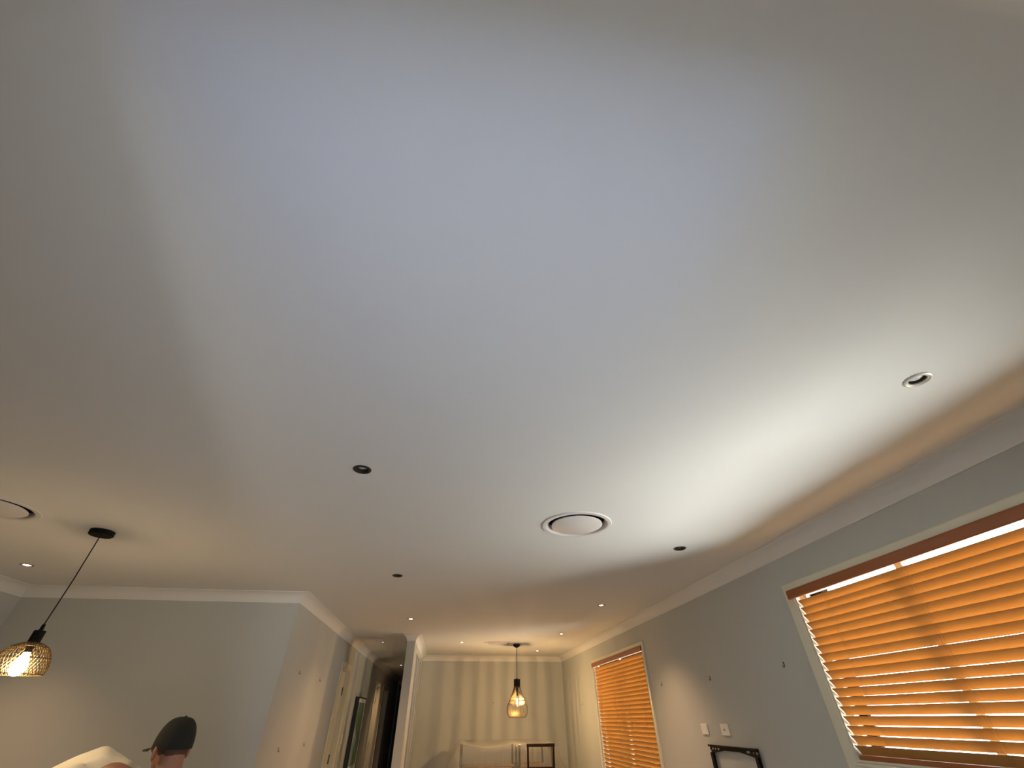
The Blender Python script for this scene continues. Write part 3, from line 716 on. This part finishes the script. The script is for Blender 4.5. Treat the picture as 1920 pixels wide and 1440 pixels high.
st = thing('bar_stool', 'dark brown stool with open back frame, in front of the plastic covered racks', 'stool', (1.565, 8.40, 0))
for s in (-1, 1):
    MB().tube([(s * .20, .17, 0), (s * .20, .15, .72), (s * .203, .12, 1.12)], .019, 4).build('back_post', M['stool'], st, smooth=0)
    MB().tube([(s * .19, -.20, 0), (s * .19, -.18, .70)], .018, 4).build('leg', M['stool'], st, smooth=0)
MB().box(-.222, .222, .105, .135, 1.092, 1.132).build('top_rail', M['stool'], st, smooth=0, bevel=.003)
MB().box(-.205, .205, .122, .146, .835, .860).build('back_rail', M['stool'], st, smooth=0, bevel=.003)
MB().box(-.215, .215, -.215, .135, .70, .745).build('seat', M['stool'], st, smooth=0, bevel=.008)
for a in ((-.19, .19, -.20, -.175), (-.2, .2, .14, .165)): MB().box(a[0], a[1], a[2], a[3], .25, .28).build('footrest', M['stool'], st, smooth=0)

# ------------------------------------------------------------------ person
class Lump:
    """union of ellipsoids and tapered capsules, fused into one skin by a voxel remesh"""
    def __init__(s): s.mb = MB()
    def ell(s, c, r, rot=None, n=20):
        c = Vector(c); vs = []; fs = []; k = n // 2
        for i in range(k + 1):
            th = PI * i / k
            for j in range(n):
                ph = 2 * PI * j / n
                p = Vector((r[0] * math.sin(th) * math.cos(ph), r[1] * math.sin(th) * math.sin(ph), r[2] * math.cos(th)))
                if rot is not None: p = rot @ p
                vs.append(c + p)
        for i in range(k):
            for j in range(n): fs.append((i * n + j, i * n + (j + 1) % n, (i + 1) * n + (j + 1) % n, (i + 1) * n + j))
        s.mb.add(vs, fs); return s
    def limb(s, pts, rs, n=14):
        """smooth tapered limb through pts"""
        P = interp([(*p, r) for p, r in zip(pts, rs)], 6 * (len(pts) - 1) + 1)
        s.mb.tube([p[:3] for p in P], [p[3] for p in P], n)
        s.ell(pts[0], (rs[0],) * 3, n=12); s.ell(pts[-1], (rs[-1],) * 3, n=12); return s
    def build(s, name, m, parent, voxel, smooth_it=6):
        me = bpy.data.meshes.new(name); me.from_pydata([tuple(v) for v in s.mb.v], [], s.mb.f)
        bm = bmesh.new(); bm.from_mesh(me); bmesh.ops.remove_doubles(bm, verts=bm.verts, dist=1e-6)
        bmesh.ops.recalc_face_normals(bm, faces=bm.faces); bm.to_mesh(me); bm.free()
        o = bpy.data.objects.new(name, me); C.objects.link(o)
        rm = o.modifiers.new('r', 'REMESH'); rm.mode = 'VOXEL'; rm.voxel_size = voxel
        sm = o.modifiers.new('s', 'SMOOTH'); sm.iterations = smooth_it; sm.factor = .5
        dg = bpy.context.evaluated_depsgraph_get(); dg.update()
        new = bpy.data.meshes.new_from_object(o.evaluated_get(dg)); o.modifiers.clear(); o.data = new
        new.materials.clear(); new.materials.append(m)
        for p in new.polygons: p.use_smooth = True
        if parent: o.parent = parent
        return o
# local frame: +y is where the person faces, +x their right hand side
pe = thing('person', 'person seen from behind in a dark cap, before the blue grey wall', 'person', (-1.480, 3.33, 0), R(54))
HC = Vector((0, .02, 1.345))                       # head centre
b = Lump()
b.ell(HC + Vector((0, -.004, .018)), (.077, .096, .086))             # cranium
b.ell(HC + Vector((0, .030, -.040)), (.064, .072, .085))             # face
b.ell(HC + Vector((0, .062, -.095)), (.038, .034, .026))             # chin
b.ell(HC + Vector((0, .020, -.075)), (.060, .055, .040))             # jaw
b.limb([HC + Vector((0, .098, .012)), HC + Vector((0, .116, -.026))], [.010, .015])   # nose
for s in (-1, 1):
    b.ell(HC + Vector((s * .014, .106, -.028)), (.010, .010, .008))
    b.ell(HC + Vector((s * .034, .090, .022)), (.026, .016, .010))   # brow
    b.ell(HC + Vector((s * .045, .072, -.025)), (.024, .022, .020))  # cheekbone
    b.ell(HC + Vector((s * .033, .090, .002)), (.013, .009, .009))   # eye
    ear = Matrix.Rotation(s * R(22), 3, 'Z') @ Matrix.Rotation(R(-12), 3, 'X')
    b.ell(HC + Vector((s * .088, -.012, -.040)), (.010, .021, .034), ear)
    b.ell(HC + Vector((s * .084, -.004, -.064)), (.010, .011, .014), ear)
b.ell(HC + Vector((0, .098, -.058)), (.026, .012, .007)); b.ell(HC + Vector((0, .097, -.070)), (.023, .012, .008))   # lips
b.limb([(0, -.010, 1.300), (0, -.030, 1.22), (0, -.055, 1.13)], [.062, .062, .078])                                    # neck
b.ell((0, -.065, 1.115), (.155, .075, .045))                                                                          # trapezius
b.ell((0, -.085, .99), (.155, .105, .17)); b.ell((0, -.12, .83), (.135, .10, .15)); b.ell((0, -.15, .70), (.15, .115, .12))
def hand(lump, wrist, d, nrm, side, curl=.5):
    """wrist point, finger direction d, palm normal nrm (towards the palm side), side +1 thumb on +across"""
    d = Vector(d).normalized(); nrm = Vector(nrm); nrm = (nrm - d * nrm.dot(d)).normalized(); ac = d.cross(nrm).normalized() * side
    w_ = Vector(wrist)
    lump.limb([w_, w_ + d * .04, w_ + d * .085], [.026, .030, .026])
    for a in (-.024, -.008, .008, .024): lump.limb([w_ + d * .02 + ac * a * .6, w_ + d * .09 + ac * a * 1.15], [.013, .0115])
    for i, (a, L_) in enumerate(((.030, .072), (.010, .080), (-.010, .075), (-.029, .060))):
        p = w_ + d * .09 + ac * a; dirv = d.copy(); pts = [p]
        for k, f_ in enumerate((.45, .32, .23)):
            dirv = (dirv * math.cos(curl * (.6 + .3 * k)) + nrm * math.sin(curl * (.6 + .3 * k))).normalized()
            p = p + dirv * L_ * f_; pts.append(p)
        lump.limb(pts, [.0098, .009, .0085, .0075], 10)
    p = w_ + d * .025 + ac * .026
    lump.limb([p, p + (d * .5 + ac * .8 + nrm * .3).normalized() * .036, p + (d * .8 + ac * .6 + nrm * .5).normalized() * .066], [.014, .0115, .009], 10)
# left arm lifted forward, forearm under the cloth bundle; right arm forward and lower
LS, LE, LW = (-.185, -.045, 1.180), (-.255, .200, 1.150), (-.135, .43, 1.085)
b.limb([LS, (-.225, .09, 1.222), LE], [.058, .050, .041]); b.limb([LE, (-.20, .32, 1.110), LW], [.043, .040, .027])
hand(b, LW, (.45, .85, .02), (0, 0, 1), 1, .35)
RS, RE, RW = (.185, -.045, 1.095), (.235, .13, .90), (.10, .36, .98)
b.limb([RS, (.215, .04, 1.00), RE], [.056, .048, .040]); b.limb([RE, (.175, .25, .935), RW], [.042, .038, .027])
hand(b, RW, (-.55, .8, .2), (0, .2, 1), -1, .35)
for s in (-1, 1):
    b.limb([(s * .085, -.16, .70), (s * .105, .00, .55), (s * .105, .07, .42)], [.088, .074, .056])
    b.limb([(s * .105, .07, .42), (s * .105, .00, .27), (s * .105, -.06, .09)], [.056, .056, .036])
    b.limb([(s * .105, -.075, .055), (s * .108, .02, .050), (s * .112, .13, .028)], [.036, .036, .024])
b.build('body', M['skin'], pe, .0065, 5)
# clothing
c = Lump()
c.ell((0, -.085, .99), (.168, .118, .185)); c.ell((0, -.12, .83), (.150, .116, .17)); c.ell((0, -.150, .73), (.162, .128, .10)); c.ell((0, -.068, 1.095), (.165, .085, .045))
c.limb([LS, (-.200, -.01, 1.185)], [.064, .062]); c.limb([RS, (.212, .03, 1.01)], [.066, .064])
c.build('shirt', M['shirt'], pe, .010, 4)
c = Lump(); c.ell((0, -.155, .675), (.163, .128, .105))
for s in (-1, 1):
    c.limb([(s * .085, -.16, .68), (s * .105, .00, .55), (s * .105, .07, .42)], [.100, .086, .070]); c.limb([(s * .105, .07, .42), (s * .105, .00, .27), (s * .105, -.055, .10)], [.070, .072, .064])
c.build('trousers', M['trousers'], pe, .010, 4)
for s in (-1, 1):
    c = Lump(); c.limb([(s * .105, -.095, .045), (s * .108, .02, .046), (s * .113, .15, .032)], [.043, .043, .031]); c.ell((s * .105, -.07, .085), (.046, .052, .03)); c.build('shoe', M['shoe'], pe, .008, 3)
# hair: short back and sides below the cap
hr = Lump(); hr.ell(HC + Vector((0, -.012, .004)), (.0795, .0935, .088)); hr.ell(HC + Vector((0, -.045, -.045)), (.060, .050, .045))
hr.build('hair', M['hair'], pe, .006, 3)
# cap: crown panels, rim, brim, button
cp = MB(); n = 48; prof_c = []
cz = HC.z
tilt = R(-3)
def capv(th, f_):
    # f_ 0 at the rim .. 1 at the top; crown taller at the front, squared a little
    r_ = math.cos(f_ * PI / 2) ** .78
    x = .0930 * r_ * math.cos(th); y = .113 * r_ * math.sin(th) - .002 - .030 * f_
    z = -.026 + .136 * math.sin(f_ * PI / 2) ** .95
    z += .010 * math.sin(th) * (1 - f_) + .012 * math.sin(f_ * PI) * max(0, math.sin(th))
    seam = 1 + .006 * (abs(math.cos(3 * th)) ** 8) * math.sin(f_ * PI)
    return Vector((x * seam, y * seam, z))
rotc = Matrix.Rotation(tilt, 3, 'X')
def place(v): return HC + rotc @ v
vs = []; fs = []; nr = 14
for i in range(nr + 1):
    for j in range(n): vs.append(place(capv(2 * PI * j / n, i / nr)))
for i in range(nr):
    for j in range(n): fs.append((i * n + j, i * n + (j + 1) % n, (i + 1) * n + (j + 1) % n, (i + 1) * n + j))
k0 = len(vs)
for j in range(n): vs.append(place(capv(2 * PI * j / n, 0) * .97 + Vector((0, 0, .004))))
for j in range(n): fs.append((j, k0 + j, k0 + (j + 1) % n, (j + 1) % n))
cp.add(vs, fs); cap = cp.build('cap', M['cap'], pe, smooth=60)
br = MB(); vs = []; fs = []; nb, nr = 24, 8
for lay in (0, 1):
    for i in range(nb + 1):
        th = PI / 2 + R(-62 + 124 * i / nb); base = capv(th, 0.0)
        for k in range(nr + 1):
            t = k / nr; L_ = .078 * math.cos(R(-62 + 124 * i / nb)) ** .55 if abs(-62 + 124 * i / nb) < 61.9 else 0
            v = base + Vector((base.x * .12 * t, L_ * t, -.004 * t - .10 * base.x ** 2 / .093 * t)); v.z += .0015 if lay else -.0015
            vs.append(place(v))
W_ = nr + 1; S_ = (nb + 1) * W_
for i in range(nb):
    for k in range(nr):
        a = i * W_ + k; fs += [(a, a + 1, a + W_ + 1, a + W_), (S_ + a, S_ + a + W_, S_ + a + W_ + 1, S_ + a + 1)]
    a = i * W_ + nr; fs.append((a, S_ + a, S_ + a + W_, a + W_))
br.add(vs, fs); br.build('brim', M['cap'], cap, smooth=60)
q = MB().lathe([(0, .006), (.006, .005), (.008, 0), (.006, -.003)], 14); q.v = [tuple(place(Vector((0, -.032, .110)) + Vector(p))) for p in q.v]; q.build('button', M['cap'], cap)

# cloth bundle resting over the raised forearm
def bundle():
    mb = MB(); n = 48
    zt_ = [(-.27, 1.195), (-.22, 1.248), (-.12, 1.288), (-.014, 1.333), (.06, 1.330), (.14, 1.300), (.22, 1.272), (.27, 1.245), (.30, 1.205)]
    st_ = interp(zt_, 41); k = len(st_); vs = []
    for i, (x, zt) in enumerate(st_):
        t = i / (k - 1); e = math.sin(PI * min(max(t, .0), 1)) ** .5
        zb = 1.165 + .02 * (1 - e)
        for j in range(n):
            a = 2 * PI * j / n; c_, s_ = math.cos(a), math.sin(a)
            fold = 1 + (.09 * math.sin(7 * a + 9 * t) + .07 * math.sin(13 * a - 14 * t + 1)) * (.4 + .6 * abs(c_))
            y = .125 * (e + .04) * c_ * fold
            z = zb + ((zt - zb) * max(s_, 0) ** .85 if s_ > 0 else .015 * s_ * e) + (.007 * math.sin(16 * t + 5 * a) + .004 * math.sin(26 * t - 3.2 * a + 1) ) * e * (s_ > -.2)
            vs.append((x, y + .02 * math.sin(5 * t), z))
    fs = [(i * n + j, i * n + (j + 1) % n, (i + 1) * n + (j + 1) % n, (i + 1) * n + j) for i in range(k - 1) for j in range(n)] + [tuple(range(n)), tuple((k - 1) * n + j for j in range(n - 1, -1, -1))]
    mb.add([(x, y, z - 1.165) for x, y, z in vs], fs); o = mb.build('cloth_bundle', M['cloth'], smooth=70)
    o.location = (-1.955, 3.49, 1.145)
    return tag(o, 'white cloth bundle heaped on the raised arm of the capped person', 'cloth')
bundle()
